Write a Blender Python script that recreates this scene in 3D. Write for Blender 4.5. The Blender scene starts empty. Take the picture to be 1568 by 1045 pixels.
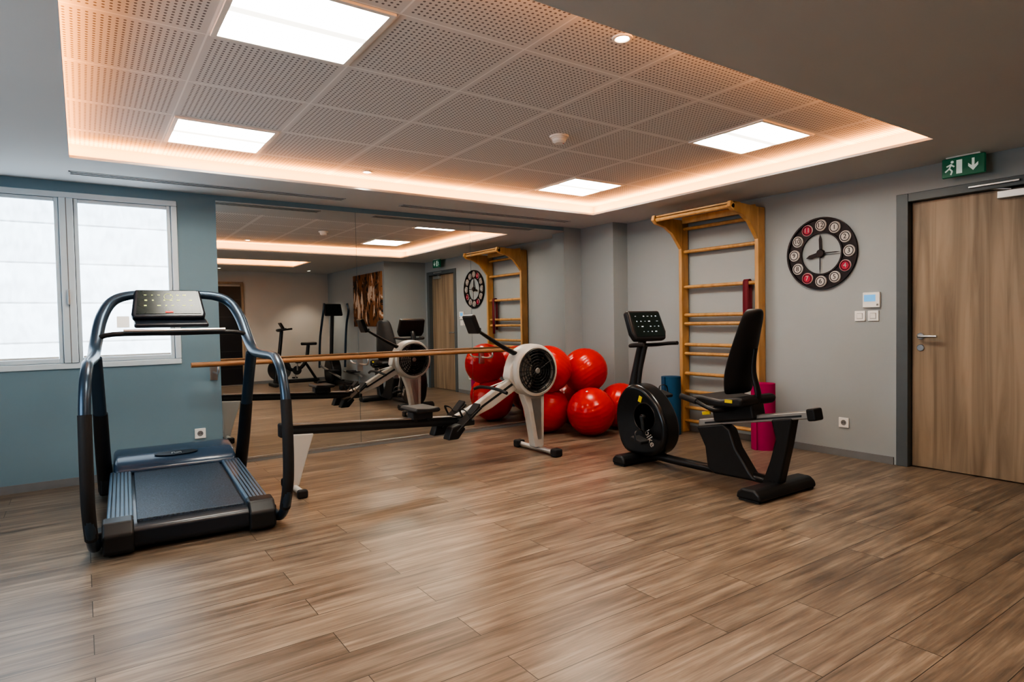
import bpy, bmesh, math, random
from mathutils import Vector, Matrix, Euler
random.seed(3)
S = bpy.context.scene
COL = S.collection
R = math.radians

# ------------------------------------------------------------------ materials
def nt(name):
    m = bpy.data.materials.new(name); m.use_nodes = True
    t = m.node_tree; b = t.nodes['Principled BSDF']
    return m, t, b

def M(name, col, rough=.5, metal=0., var=.08, vs=12., bump=0., bs=150., spec=.5, emit=None, es=0., coat=0.):
    m, t, b = nt(name)
    tc = t.nodes.new('ShaderNodeTexCoord')
    n = t.nodes.new('ShaderNodeTexNoise'); n.inputs['Scale'].default_value = vs; n.inputs['Detail'].default_value = 3
    t.links.new(tc.outputs['Object'], n.inputs['Vector'])
    mx = t.nodes.new('ShaderNodeMix'); mx.data_type = 'RGBA'
    mx.inputs['A'].default_value = [c*(1-var) for c in col]+[1]
    mx.inputs['B'].default_value = [min(1, c*(1+var)) for c in col]+[1]
    t.links.new(n.outputs['Fac'], mx.inputs['Factor'])
    t.links.new(mx.outputs['Result'], b.inputs['Base Color'])
    b.inputs['Roughness'].default_value = rough
    b.inputs['Metallic'].default_value = metal
    b.inputs['Specular IOR Level'].default_value = spec
    b.inputs['Coat Weight'].default_value = coat
    if emit:
        b.inputs['Emission Color'].default_value = (*emit, 1); b.inputs['Emission Strength'].default_value = es
    if bump > 0:
        n2 = t.nodes.new('ShaderNodeTexNoise'); n2.inputs['Scale'].default_value = bs; n2.inputs['Detail'].default_value = 2
        t.links.new(tc.outputs['Object'], n2.inputs['Vector'])
        bp = t.nodes.new('ShaderNodeBump'); bp.inputs['Strength'].default_value = bump; bp.inputs['Distance'].default_value = .002
        t.links.new(n2.outputs['Fac'], bp.inputs['Height']); t.links.new(bp.outputs['Normal'], b.inputs['Normal'])
    return m

class E:
    """tiny math-node expression helper"""
    def __init__(s, t, sock): s.t = t; s.s = sock
    def op(s, o, other=None, third=None):
        n = s.t.nodes.new('ShaderNodeMath'); n.operation = o
        s.t.links.new(s.s, n.inputs[0])
        for i, q in ((1, other), (2, third)):
            if q is None: continue
            if isinstance(q, E): s.t.links.new(q.s, n.inputs[i])
            else: n.inputs[i].default_value = q
        return E(s.t, n.outputs[0])
    def __add__(s, o): return s.op('ADD', o)
    def __sub__(s, o): return s.op('SUBTRACT', o)
    def __mul__(s, o): return s.op('MULTIPLY', o)
    def fract(s): return s.op('FRACT')
    def lt(s, o): return s.op('LESS_THAN', o)
    def gt(s, o): return s.op('GREATER_THAN', o)
    def mx(s, o): return s.op('MAXIMUM', o)
    def ab(s): return s.op('ABSOLUTE')

def mixc(t, fac, a, b):
    m = t.nodes.new('ShaderNodeMix'); m.data_type = 'RGBA'
    for k, v in (('Factor', fac), ('A', a), ('B', b)):
        if isinstance(v, E): t.links.new(v.s, m.inputs[k])
        elif hasattr(v, 'node'): t.links.new(v, m.inputs[k])
        elif isinstance(v, (tuple, list)): m.inputs[k].default_value = (*v, 1)
        else: m.inputs[k].default_value = v
    return m.outputs['Result']

def coords(t, scale=(1, 1, 1), loc=(0, 0, 0)):
    tc = t.nodes.new('ShaderNodeTexCoord'); mp = t.nodes.new('ShaderNodeMapping')
    mp.inputs['Scale'].default_value = scale; mp.inputs['Location'].default_value = loc
    t.links.new(tc.outputs['Object'], mp.inputs['Vector'])
    return mp.outputs['Vector']

def floor_mat():
    m, t, b = nt('oak_plank_vinyl')
    br = t.nodes.new('ShaderNodeTexBrick')
    br.offset = .37; br.offset_frequency = 2; br.squash = 1
    br.inputs['Scale'].default_value = 1; br.inputs['Brick Width'].default_value = 1.22; br.inputs['Row Height'].default_value = .183
    br.inputs['Mortar Size'].default_value = .0016; br.inputs['Mortar Smooth'].default_value = .1; br.inputs['Bias'].default_value = 0
    br.inputs['Color1'].default_value = (0, 0, 0, 1); br.inputs['Color2'].default_value = (1, 1, 1, 1); br.inputs['Mortar'].default_value = (.5, .5, .5, 1)
    t.links.new(coords(t), br.inputs['Vector'])
    # grain shifted per plank
    sep = t.nodes.new('ShaderNodeVectorMath'); sep.operation = 'MULTIPLY_ADD'
    t.links.new(br.outputs['Color'], sep.inputs[0]); sep.inputs[1].default_value = (7, 13, 5)
    t.links.new(coords(t, (1.3, 20, 1)), sep.inputs[2])
    n1 = t.nodes.new('ShaderNodeTexNoise'); n1.inputs['Scale'].default_value = 1.3; n1.inputs['Detail'].default_value = 6; n1.inputs['Roughness'].default_value = .62; n1.inputs['Distortion'].default_value=.35
    t.links.new(sep.outputs[0], n1.inputs['Vector'])
    n2 = t.nodes.new('ShaderNodeTexNoise'); n2.inputs['Scale'].default_value = 1; n2.inputs['Detail'].default_value = 3
    t.links.new(coords(t, (6, 150, 1)), n2.inputs['Vector'])
    n3 = t.nodes.new('ShaderNodeTexNoise'); n3.inputs['Scale'].default_value = 1; n3.inputs['Detail'].default_value = 2
    t.links.new(coords(t, (2.6, 7, 1), (3, 1, 0)), n3.inputs['Vector'])
    rp = t.nodes.new('ShaderNodeValToRGB')
    e = rp.color_ramp.elements
    e[0].position = .33; e[0].color = (.100, .076, .058, 1); e[1].position = .68; e[1].color = (.370, .290, .218, 1)
    x = e.new(.5); x.color = (.215, .163, .121, 1)
    fac = E(t, n1.outputs['Fac'])*.74 + (E(t, n3.outputs['Fac'])*.26)
    t.links.new(fac.s, rp.inputs['Fac'])
    bw = t.nodes.new('ShaderNodeRGBToBW'); t.links.new(br.outputs['Color'], bw.inputs[0])
    mul = (E(t, bw.outputs[0])*.34 + .78) * (E(t, n2.outputs['Fac'])*.6 + .70)
    vm = t.nodes.new('ShaderNodeVectorMath'); vm.operation = 'SCALE'
    t.links.new(rp.outputs['Color'], vm.inputs[0]); t.links.new(mul.s, vm.inputs['Scale'])
    c = mixc(t, br.outputs['Fac'], vm.outputs[0], (.035, .027, .02))
    t.links.new(c, b.inputs['Base Color'])
    r = E(t, n1.outputs['Fac'])*.15 + .26
    t.links.new(r.s, b.inputs['Roughness'])
    bp = t.nodes.new('ShaderNodeBump'); bp.inputs['Strength'].default_value = .25; bp.inputs['Distance'].default_value = .002
    h = E(t, n2.outputs['Fac'])*.4 - E(t, br.outputs['Fac'])
    t.links.new(h.s, bp.inputs['Height']); t.links.new(bp.outputs['Normal'], b.inputs['Normal'])
    return m

def tile_mat():
    m, t, b = nt('perforated_ceiling_tile')
    sp = t.nodes.new('ShaderNodeSeparateXYZ'); t.links.new(coords(t), sp.inputs[0])
    X = E(t, sp.outputs[0]); Y = E(t, sp.outputs[1])
    fx = ((X - .485 + 6.22)*(1/.622)).fract(); fy = ((Y - 2.36 + 6.1)*(1/.61)).fract()
    ex = (fx - .5).ab(); ey = (fy - .5).ab()
    seam = ex.mx(ey).gt(.493)
    inner = ex.mx(ey).lt(.459)
    px = (fx*24).fract() - .5; py = (fy*24).fract() - .5
    d = (px*px + py*py).op('SQRT')
    dot = d.lt(.23)*inner
    c1 = mixc(t, dot, (.70, .705, .71), (.20, .20, .205))
    c2 = mixc(t, seam, c1, (.88, .88, .88))
    t.links.new(c2, b.inputs['Base Color']); b.inputs['Roughness'].default_value = .8
    return m

def wood_mat(name, c1, c2, scale=(30, 30, 2.2), rough=.45, p0=.3, p1=.7):
    m, t, b = nt(name)
    n = t.nodes.new('ShaderNodeTexNoise'); n.inputs['Scale'].default_value = 1; n.inputs['Detail'].default_value = 5; n.inputs['Distortion'].default_value = .8
    t.links.new(coords(t, scale), n.inputs['Vector'])
    rp = t.nodes.new('ShaderNodeValToRGB'); e = rp.color_ramp.elements
    e[0].position = p0; e[0].color = (*c1, 1); e[1].position = p1; e[1].color = (*c2, 1)
    t.links.new(n.outputs['Fac'], rp.inputs['Fac']); t.links.new(rp.outputs['Color'], b.inputs['Base Color'])
    b.inputs['Roughness'].default_value = rough
    return m

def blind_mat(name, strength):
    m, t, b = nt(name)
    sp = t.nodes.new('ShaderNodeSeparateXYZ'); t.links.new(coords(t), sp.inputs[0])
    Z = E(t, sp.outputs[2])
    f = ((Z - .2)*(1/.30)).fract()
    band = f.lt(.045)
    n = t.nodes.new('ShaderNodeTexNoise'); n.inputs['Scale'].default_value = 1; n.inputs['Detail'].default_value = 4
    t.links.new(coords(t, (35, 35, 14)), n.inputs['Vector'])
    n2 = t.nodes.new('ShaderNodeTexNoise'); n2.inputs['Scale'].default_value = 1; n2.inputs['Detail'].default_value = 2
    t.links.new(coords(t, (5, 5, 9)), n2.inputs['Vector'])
    st = (E(t, n.outputs['Fac'])*.55 + .30) + (E(t, n2.outputs['Fac'])*.5) + f*.16 - band*.40  # fold shade painted into the emission: lower part of each fold dimmer, seams darker
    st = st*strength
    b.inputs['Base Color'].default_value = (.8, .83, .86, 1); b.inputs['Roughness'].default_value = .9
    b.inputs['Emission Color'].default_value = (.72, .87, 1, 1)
    t.links.new(st.s, b.inputs['Emission Strength'])  # cloth emits by itself, standing in for daylight behind it
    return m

def panel_mat():
    m, t, b = nt('light_panel_diffuser')
    b.inputs['Base Color'].default_value = (.9, .9, .88, 1)
    sp = t.nodes.new('ShaderNodeSeparateXYZ'); t.links.new(coords(t), sp.inputs[0])
    ax = E(t, sp.outputs[1]).ab()
    # two lamp tubes behind the diffuser: brighter bands either side of the middle
    d = ((ax - .15).ab()*(1/.13)).op('MINIMUM', 1.0)
    d2 = d*d
    st = (d2*-.93 + 1.0)*PANEL_E
    t.links.new(st.s, b.inputs['Emission Strength'])
    b.inputs['Emission Color'].default_value = (1, .95, .83, 1)
    return m

def painting_mat():
    m, t, b = nt('painted_canvas')
    n = t.nodes.new('ShaderNodeTexNoise'); n.inputs['Scale'].default_value = 1; n.inputs['Detail'].default_value = 4; n.inputs['Distortion'].default_value = .8
    t.links.new(coords(t, (7, 2.2, 1)), n.inputs['Vector'])
    sp = t.nodes.new('ShaderNodeSeparateXYZ'); t.links.new(coords(t), sp.inputs[0])
    f = E(t, n.outputs['Fac']) - (E(t, sp.outputs[1]).ab())*.22
    rp = t.nodes.new('ShaderNodeValToRGB'); rp.color_ramp.interpolation = 'CONSTANT'; e = rp.color_ramp.elements
    e[0].position = 0; e[0].color = (.22, .085, .03, 1); e[1].position = .54; e[1].color = (.70, .58, .47, 1)
    for p, c in ((.40, (.02, .012, .01)), (.47, (.36, .16, .07))):
        x = e.new(p); x.color = (*c, 1)
    t.links.new(f.s, rp.inputs['Fac']); t.links.new(rp.outputs['Color'], b.inputs['Base Color'])
    b.inputs['Roughness'].default_value = .6
    return m

def belt_mat():
    m, t, b = nt('treadmill_belt_rubber')
    n = t.nodes.new('ShaderNodeTexNoise'); n.inputs['Scale'].default_value = 130; n.inputs['Detail'].default_value = 2
    t.links.new(coords(t), n.inputs['Vector'])
    rp = t.nodes.new('ShaderNodeValToRGB'); e = rp.color_ramp.elements
    e[0].position = .4; e[0].color = (.014, .024, .038, 1); e[1].position = .62; e[1].color = (.045, .072, .108, 1)
    t.links.new(n.outputs['Fac'], rp.inputs['Fac']); t.links.new(rp.outputs['Color'], b.inputs['Base Color'])
    b.inputs['Roughness'].default_value = .45
    return m

PANEL_E = 27.
m_floor = floor_mat(); m_tile = tile_mat()
m_wall = M('painted_wall_grey', (.345, .375, .385), .75, var=.03, vs=3, bump=.08, bs=300)
m_wallb = M('painted_wall_blue_grey', (.185, .275, .325), .7, var=.03, vs=3, bump=.08, bs=300)
m_wallr = M('painted_wall_taupe', (.50, .48, .45), .75, var=.03, vs=3)
m_ceil = M('matte_ceiling_paint', (.58, .59, .59), .85, var=.02, vs=2)
m_white = M('white_plastic', (.78, .78, .76), .4, var=.02)
m_winf = M('white_window_frame', (.62, .70, .75), .35, var=.03)
m_base = M('grey_baseboard', (.20, .205, .21), .6)
m_black = M('black_plastic', (.016, .017, .019), .38, var=.2)
m_blackg = M('glossy_black_shell', (.010, .011, .013), .28, var=.2, coat=.15)
m_rubber = M('black_rubber', (.022, .022, .024), .7, bump=.3, bs=400)
m_leather = M('black_vinyl_pad', (.018, .019, .022), .5, bump=.25, bs=250)
m_dgrey = M('dark_grey_metal', (.06, .065, .07), .4, .6)
m_steel = M('brushed_steel', (.55, .55, .56), .28, 1.)
m_alu = M('silver_aluminium', (.50, .50, .49), .33, .85)
m_rower = M('light_grey_enamel', (.54, .53, .50), .35, .1, var=.03)
m_frame = M('steel_blue_tube', (.048, .078, .115), .30, .5, var=.05)
m_tread = M('navy_treadmill_body', (.012, .018, .028), .3, var=.1, coat=.15)
m_hood = M('blue_grey_hood', (.030, .060, .105), .27, var=.05, coat=.3)
m_rail = M('ribbed_foot_rail', (.11, .17, .24), .38, .2)
m_belt = belt_mat()
m_screen = M('console_screen', (.010, .018, .016), .25, var=.2)
m_led_y = M('console_legend_yellow', (.35, .38, .12), .5, emit=(.6, .7, .2), es=.5)
m_led_w = M('console_legend_white', (.5, .55, .6), .5, emit=(.7, .8, .9), es=.3)
m_red_btn = M('red_button', (.7, .03, .02), .35)
m_yellow = M('yellow_lever', (.75, .6, .05), .4)
m_ball = M('red_pvc_ball', (.60, .010, .008), .32, var=.05, coat=.15)
m_bars = wood_mat('varnished_beech', (.42, .235, .09), (.58, .35, .155), (14, 14, 3))
m_barre = wood_mat('barre_wood', (.26, .12, .055), (.36, .19, .09), (3, 30, 30))
m_door = wood_mat('oak_door_veneer', (.20, .148, .10), (.40, .300, .210), (7, 13, .7), .5, .32, .66)
m_dframe = M('grey_door_frame', (.105, .122, .132), .45)
m_blue = M('blue_foam_mat', (.012, .075, .16), .8, bump=.2)
m_pink = M('magenta_foam_mat', (.40, .012, .10), .8, bump=.2)
m_band = M('burgundy_band', (.16, .012, .025), .6)
m_green = M('exit_sign_green', (.01, .13, .07), .4, emit=(.02, .4, .2), es=.04)
m_exitw = M('exit_sign_white', (.65, .75, .70), .4, emit=(.8, 1, .9), es=.12)
m_clock = M('dark_clock_metal', (.025, .018, .02), .45, .4)
m_clockw = M('clock_disc_white', (.50, .47, .45), .5)
m_clockr = M('clock_disc_red', (.42, .02, .06), .5)
m_led = M('led_strip_glow', (.9, .6, .4), .5, emit=(1, .45, .15), es=8)
m_down = M('downlight_lens', (.9, .9, .85), .4, emit=(1, .85, .65), es=20)
m_dark = M('dark_void', (.008, .008, .009), .5)
m_glassd = M('dark_glass', (.01, .013, .018), .3, var=.1)
m_lcd = M('lcd_blue', (.12, .35, .6), .3, emit=(.2, .5, .9), es=.3)
m_paint = painting_mat(); m_blind = blind_mat('backlit_blind_fabric', 2.1); m_blind_fill = blind_mat('fill_window_blind_glow', 6.0); m_panel = panel_mat()  # second blind fabric glows stronger, for the added unseen window
mm, t_, b_ = nt('silvered_mirror')
b_.inputs['Metallic'].default_value = 1; b_.inputs['Roughness'].default_value = 0.0
mc = mixc(t_, .5, (.82, .84, .83), (.84, .86, .85)); t_.links.new(mc, b_.inputs['Base Color'])
m_mirror = mm

# ------------------------------------------------------------------ geometry helpers
def group(name, loc=(0, 0, 0), rz=0., mat=None):
    o = bpy.data.objects.new(name, None); o.empty_display_size = .1
    COL.objects.link(o)
    o.matrix_world = Matrix.Translation(loc) @ (mat if mat is not None else Matrix.Rotation(rz, 4, 'Z'))
    return o
def fr(x, y, z):
    m = Matrix.Identity(4)
    for i, c in enumerate((x, y, z)):
        for j in range(3): m[j][i] = c[j]
    return m
FX = fr((0, -1, 0), (0, 0, 1), (-1, 0, 0))   # mounted on right wall, facing -X
FY = fr((1, 0, 0), (0, 0, 1), (0, -1, 0))    # mounted on back wall, facing -Y

def mk(par, name, verts, faces, mat, smooth=True, ang=35, bevel=0, seg=2):
    me = bpy.data.meshes.new(name)
    me.from_pydata([tuple(v) for v in verts], [], faces)
    bm = bmesh.new(); bm.from_mesh(me)
    bmesh.ops.recalc_face_normals(bm, faces=bm.faces)
    bm.to_mesh(me); bm.free()
    if smooth:
        for p in me.polygons: p.use_smooth = True
        me.set_sharp_from_angle(angle=R(ang))
    me.materials.append(mat)
    o = bpy.data.objects.new(name, me); COL.objects.link(o)
    if par is not None: o.parent = par
    if bevel > 0:
        md = o.modifiers.new('bevel', 'BEVEL'); md.width = bevel; md.segments = seg
        md.limit_method = 'ANGLE'; md.angle_limit = R(35); md.harden_normals = True
    return o

BF = [(0, 3, 2, 1), (4, 5, 6, 7), (0, 1, 5, 4), (1, 2, 6, 5), (2, 3, 7, 6), (3, 0, 4, 7)]
def bv(x0, x1, y0, y1, z0, z1):
    return [(x0, y0, z0), (x1, y0, z0), (x1, y1, z0), (x0, y1, z0), (x0, y0, z1), (x1, y0, z1), (x1, y1, z1), (x0, y1, z1)]

def box(par, name, mat, c, s, rot=(0, 0, 0), bevel=.006, seg=2, taper=None):
    v = [Vector(q) for q in bv(-s[0]/2, s[0]/2, -s[1]/2, s[1]/2, -s[2]/2, s[2]/2)]
    if taper:
        for q in v[4:]: q.x *= taper[0]; q.y *= taper[1]
    mt = Matrix.Translation(c) @ Euler([R(a) for a in rot]).to_matrix().to_4x4()
    return mk(par, name, [mt @ q for q in v], BF, mat, bevel=min(bevel, min(s)*.45), seg=seg, smooth=bevel > 0)

def boxes(par, name, mat, lst):
    V = []; F = []
    for b in lst:
        k = len(V); V += bv(*b); F += [tuple(i+k for i in f) for f in BF]
    return mk(par, name, V, F, mat, smooth=False)

def slab(name, mat, axis, ra, rb, holes, t0, t1, par=None):
    A = sorted({ra[0], ra[1], *[h[0] for h in holes], *[h[1] for h in holes]})
    B = sorted({rb[0], rb[1], *[h[2] for h in holes], *[h[3] for h in holes]})
    L = []
    for i in range(len(A)-1):
        for j in range(len(B)-1):
            ca = (A[i]+A[i+1])/2; cb = (B[j]+B[j+1])/2
            if any(h[0] < ca < h[1] and h[2] < cb < h[3] for h in holes): continue
            a0, a1, b0, b1 = A[i], A[i+1], B[j], B[j+1]
            if axis == 'z': L.append((a0, a1, b0, b1, t0, t1))
            if axis == 'y': L.append((a0, a1, t0, t1, b0, b1))
            if axis == 'x': L.append((t0, t1, a0, a1, b0, b1))
    return boxes(par, name, mat, L)

def catmull(P, n):
    P = [Vector(p) for p in P]
    if n <= 1 or len(P) < 3: return P, [i for i in range(len(P))]
    out = []; par = []
    for i in range(len(P)-1):
        p0 = P[max(i-1, 0)]; p1 = P[i]; p2 = P[i+1]; p3 = P[min(i+2, len(P)-1)]
        for k in range(n):
            t = k/n
            out.append(.5*((2*p1)+(-p0+p2)*t+(2*p0-5*p1+4*p2-p3)*t*t+(-p0+3*p1-3*p2+p3)*t**3)); par.append(i+t)
    out.append(P[-1]); par.append(len(P)-1)
    return out, par

def tube(par, name, mat, pts, r, seg=14, sub=6, flat=1., closed=False, up=(0, 0, 1)):
    Q, prm = catmull(pts, sub)
    n = len(Q); V = []; F = []
    T = []
    for i in range(n):
        d = (Q[min(i+1, n-1)]-Q[max(i-1, 0)])
        T.append(d.normalized())
    u = Vector(up)
    if abs(T[0].dot(u)) > .95: u = Vector((1, 0, 0)) if abs(T[0].x) < .9 else Vector((0, 1, 0))
    N = T[0].cross(u).normalized()
    for i in range(n):
        if i > 0: N = (N - T[i]*N.dot(T[i])).normalized()
        Bn = T[i].cross(N)
        if isinstance(r, (list, tuple)):
            k = int(prm[i]); f = prm[i]-k; rr = r[k]*(1-f)+r[min(k+1, len(r)-1)]*f
        else: rr = r
        for j in range(seg):
            a = 2*math.pi*j/seg
            V.append(Q[i]+N*math.cos(a)*rr+Bn*math.sin(a)*rr*flat)
    for i in range(n-1):
        for j in range(seg):
            a = i*seg+j; b = i*seg+(j+1) % seg
            F.append((a, b, b+seg, a+seg))
    F.append(tuple(range(seg))); F.append(tuple(range((n-1)*seg, n*seg)))
    return mk(par, name, V, F, mat, ang=50)

def extr(par, name, mat, prof, axis, a0, a1, bevel=0, seg=2, sub=0):
    if sub:
        P = [Vector((p[0], p[1], 0)) for p in prof]; n = len(P); Q = []
        for i in range(n):
            p0, p1, p2, p3 = P[i-1], P[i], P[(i+1) % n], P[(i+2) % n]
            for k in range(sub):
                t = k/sub
                Q.append(.5*((2*p1)+(-p0+p2)*t+(2*p0-5*p1+4*p2-p3)*t*t+(-p0+3*p1-3*p2+p3)*t**3))
        prof = [(q.x, q.y) for q in Q]
    def P3(p, a):
        return {'x': (a, p[0], p[1]), 'y': (p[0], a, p[1]), 'z': (p[0], p[1], a)}[axis]
    n = len(prof)
    V = [P3(p, a0) for p in prof]+[P3(p, a1) for p in prof]
    F = [tuple(range(n)), tuple(range(2*n-1, n-1, -1))]+[(i, (i+1) % n, (i+1) % n+n, i+n) for i in range(n)]
    return mk(par, name, V, F, mat, bevel=bevel, seg=seg)

def lathe(par, name, mat, prof, c=(0, 0, 0), axis='z', seg=32, ang=35):
    V = []; F = []; n = len(prof)
    for j in range(seg):
        a = 2*math.pi*j/seg; ca, sa = math.cos(a), math.sin(a)
        for (r, h) in prof:
            v = {'z': (r*ca, r*sa, h), 'y': (r*ca, h, r*sa), 'x': (h, r*ca, r*sa)}[axis]
            V.append((v[0]+c[0], v[1]+c[1], v[2]+c[2]))
    for j in range(seg):
        for i in range(n-1):
            a = j*n+i; b = ((j+1) % seg)*n+i
            F.append((a, b, b+1, a+1))
    o = mk(par, name, V, F, mat, ang=ang)
    bm = bmesh.new(); bm.from_mesh(o.data)
    bmesh.ops.remove_doubles(bm, verts=bm.verts, dist=1e-5); bmesh.ops.recalc_face_normals(bm, faces=bm.faces)
    bm.to_mesh(o.data); bm.free()
    return o

def cyl(par, name, mat, c, r, h, axis='z', seg=28, bev=.004):
    b = min(bev, h*.3, r*.3)
    return lathe(par, name, mat, [(0, -h/2), (r-b, -h/2), (r, -h/2+b), (r, h/2-b), (r-b, h/2), (0, h/2)], c, axis, seg)

def ring(par, name, mat, c, R_, r, axis='z', seg=48, ms=10):
    return lathe(par, name, mat, [(R_+r*math.cos(2*math.pi*k/ms), r*math.sin(2*math.pi*k/ms)) for k in range(ms+1)], c, axis, seg, ang=80)

def text(par, name, mat, s, size, loc, ext=.001, mw=None):
    cu = bpy.data.curves.new(name, 'FONT'); cu.body = s; cu.size = size; cu.extrude = ext
    cu.align_x = 'CENTER'; cu.align_y = 'CENTER'
    tmp = bpy.data.objects.new('tmp', cu); COL.objects.link(tmp)
    dg = bpy.context.evaluated_depsgraph_get()
    me = bpy.data.meshes.new_from_object(tmp.evaluated_get(dg)); me.name = name
    bpy.data.objects.remove(tmp)
    me.materials.clear(); me.materials.append(mat)
    o = bpy.data.objects.new(name, me); COL.objects.link(o); o.parent = par
    o.matrix_local = Matrix.Translation(loc) @ (mw if mw is not None else Matrix.Identity(4))
    return o

# ------------------------------------------------------------------ room shell
XL, XR, YB, YR = -2.2, 5.32, 5.85, -1.95
ZC, ZT = 2.33, 2.46
boxes(None, 'floor', m_floor, [(XL-.2, XR+.3, YR-.2, YB+.3, -.1, 0)])
W0, W1, WZ0, WZ1 = -.86, .68, .90, 2.25
slab('wall_back', m_wallb, 'y', (XL-.2, XR+.3), (0, 2.6), [(W0, W1, WZ0, WZ1)], YB, YB+.22)
boxes(None, 'wall_back_return', m_wall, [(4.822, 5.09, YB-.006, YB, 0, ZC)])
DY0, DY1, DZ = 1.24, 2.33, 2.14
slab('wall_right', m_wall, 'x', (YR-.2, YB), (0, 2.6), [(DY0, DY1, -.01, DZ)], XR, XR+.22)
LW0, LW1 = 1.6, 3.6  # opening for the added window, out of view
slab('wall_left', m_wall, 'x', (YR-.2, YB), (0, 2.6), [(LW0, LW1, WZ0, WZ1)], XL-.2, XL)
slab('wall_rear', m_wallr, 'y', (XL, XR), (0, 2.6), [], YR-.2, YR)
boxes(None, 'wall_partition', m_wall, [(4.5, XR, YR, 1.16, 0, ZC)])
boxes(None, 'wall_corner_pillar', m_wall, [(5.09, XR, 5.28, YB, 0, ZC)])
T1 = (-.03, 4.56, 1.78, 5.03); T2 = (-.3, 3.4, -.6, .5)
slab('ceiling', m_ceil, 'z', (XL, XR), (YR, YB), [T1, T2], ZC, ZC+.018)
def tray(name, T, mtop, e=.16):
    x0, x1, y0, y1 = T; x0 -= e; x1 += e; y0 -= e; y1 += e
    boxes(None, name, mtop, [(x0, x1, y0, y1, ZT, ZT+.02)])
    boxes(None, name+'_upstand', m_ceil, [(x0-.02, x0, y0, y1, ZC+.018, ZT), (x1, x1+.02, y0, y1, ZC+.018, ZT),
                               (x0, x1, y0-.02, y0, ZC+.018, ZT), (x0, x1, y1, y1+.02, ZC+.018, ZT)])
    g = group('led_cove_lighting')
    w = .012
    zz = ZC+.02
    boxes(g, 'strip', m_led, [(x0+.03, x0+.03+w, y0+.03, y1-.03, zz, zz+.006), (x1-.03-w, x1-.03, y0+.03, y1-.03, zz, zz+.006),
                              (x0+.05, x1-.05, y0+.03, y0+.03+w, zz, zz+.006), (x0+.05, x1-.05, y1-.03-w, y1-.03, zz, zz+.006)])
    k = .07
    for i, (cx, cy, L, rz) in enumerate(((x0+k, (y0+y1)/2, y1-y0-.1, 90), (x1-k, (y0+y1)/2, y1-y0-.1, 90),
                                     ((x0+x1)/2, y0+k, x1-x0-.1, 0), ((x0+x1)/2, y1-k, x1-x0-.1, 0))):
        ld = bpy.data.lights.new('led_cove_lamp', 'AREA'); ld.shape = 'RECTANGLE'; ld.size = L; ld.size_y = .04
        ld.color = (1, .34, .075); ld.energy = 4.0*L
        lo = bpy.data.objects.new('cove_lamp_%d' % (i+1), ld); COL.objects.link(lo); lo.parent = g
        lo.matrix_world = Matrix.Translation((cx, cy, zz+.02)) @ Matrix.Rotation(R(180), 4, 'X') @ Matrix.Rotation(R(rz), 4, 'Z')
tray('ceiling_tiles', T1, m_tile); tray('ceiling_rear_tray', T2, m_ceil)

bh = .06
boxes(None, 'baseboard_back', m_base, [(XL, .97, YB-.012, YB, 0, bh), (4.84, 5.09, YB-.018, YB-.006, 0, bh)])
boxes(None, 'baseboard_right', m_base, [(XR-.012, XR, DY1+.02, 5.28, 0, bh), (5.078, 5.09, 5.268, YB, 0, bh), (5.09, XR, 5.268, 5.28, 0, bh)])
boxes(None, 'baseboard_rear', m_base, [(XL, 1.78, YR, YR+.012, 0, bh), (2.74, 4.5, YR, YR+.012, 0, bh), (4.488, 4.5, YR, 1.172, 0, bh), (4.5, XR, 1.16, 1.172, 0, bh)])
boxes(None, 'baseboard_left', m_base, [(XL, XL+.012, YR, YB, 0, bh)])

# ------------------------------------------------------------------ windows
def window(name, loc, rz, W, xm, mb):
    g = group(name, loc, rz)
    W0, W1 = -W/2, W/2
    def wb(nm, mat, x0, x1, y0, y1, z0, z1, bev=.006): return box(g, nm, mat, ((x0+x1)/2, (y0+y1)/2, (z0+z1)/2), (x1-x0, y1-y0, z1-z0), bevel=bev)
    fw = .045
    wb('frame_top', m_winf, W0, W1, -.012, .06, WZ1-fw, WZ1); wb('frame_bottom', m_winf, W0, W1, -.012, .06, WZ0, WZ0+fw)
    wb('frame_left', m_winf, W0, W0+fw, -.012, .06, WZ0+fw, WZ1-fw); wb('frame_right', m_winf, W1-fw, W1, -.012, .06, WZ0+fw, WZ1-fw)
    wb('mullion', m_winf, xm-.045, xm+.045, -.02, .05, WZ0+fw, WZ1-fw)
    wb('mullion_groove', m_base, xm-.003, xm+.003, -.021, -.015, WZ0+fw, WZ1-fw, 0)
    for i, (a, b) in enumerate(((W0+fw, xm-.045), (xm+.045, W1-fw))):
        wb('sash_left_%d' % (i+1), m_winf, a+.003, a+.03, .0, .05, WZ0+fw, WZ1-fw, .004); wb('sash_right_%d' % (i+1), m_winf, b-.03, b-.003, .0, .05, WZ0+fw, WZ1-fw, .004)
        wb('sash_top_%d' % (i+1), m_winf, a+.03, b-.03, .0, .05, WZ1-fw-.03, WZ1-fw-.002, .004); wb('sash_bottom_%d' % (i+1), m_winf, a+.03, b-.03, .0, .05, WZ0+fw+.002, WZ0+fw+.035, .004)
        V = []; F = []; nz = 60
        for k in range(nz+1):
            z = WZ0+fw+.035+(WZ1-WZ0-2*fw-.065)*k/nz
            y = .022-.010*((((z-.2)/.30) % 1)**3)
            V += [(a+.03, y, z), (b-.03, y, z)]
        for k in range(nz): F.append((2*k, 2*k+1, 2*k+3, 2*k+2))
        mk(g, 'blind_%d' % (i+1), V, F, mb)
        wb('blind_rail_%d' % (i+1), m_white, a+.032, b-.032, .004, .018, WZ0+fw+.036, WZ0+fw+.052, .003)
    box(g, 'handle', m_alu, (xm, -.035, 1.45), (.02, .03, .12), bevel=.006)
    wb('outer_backing', m_dark, W0, W1, .18, .20, WZ0, WZ1, 0)
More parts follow.
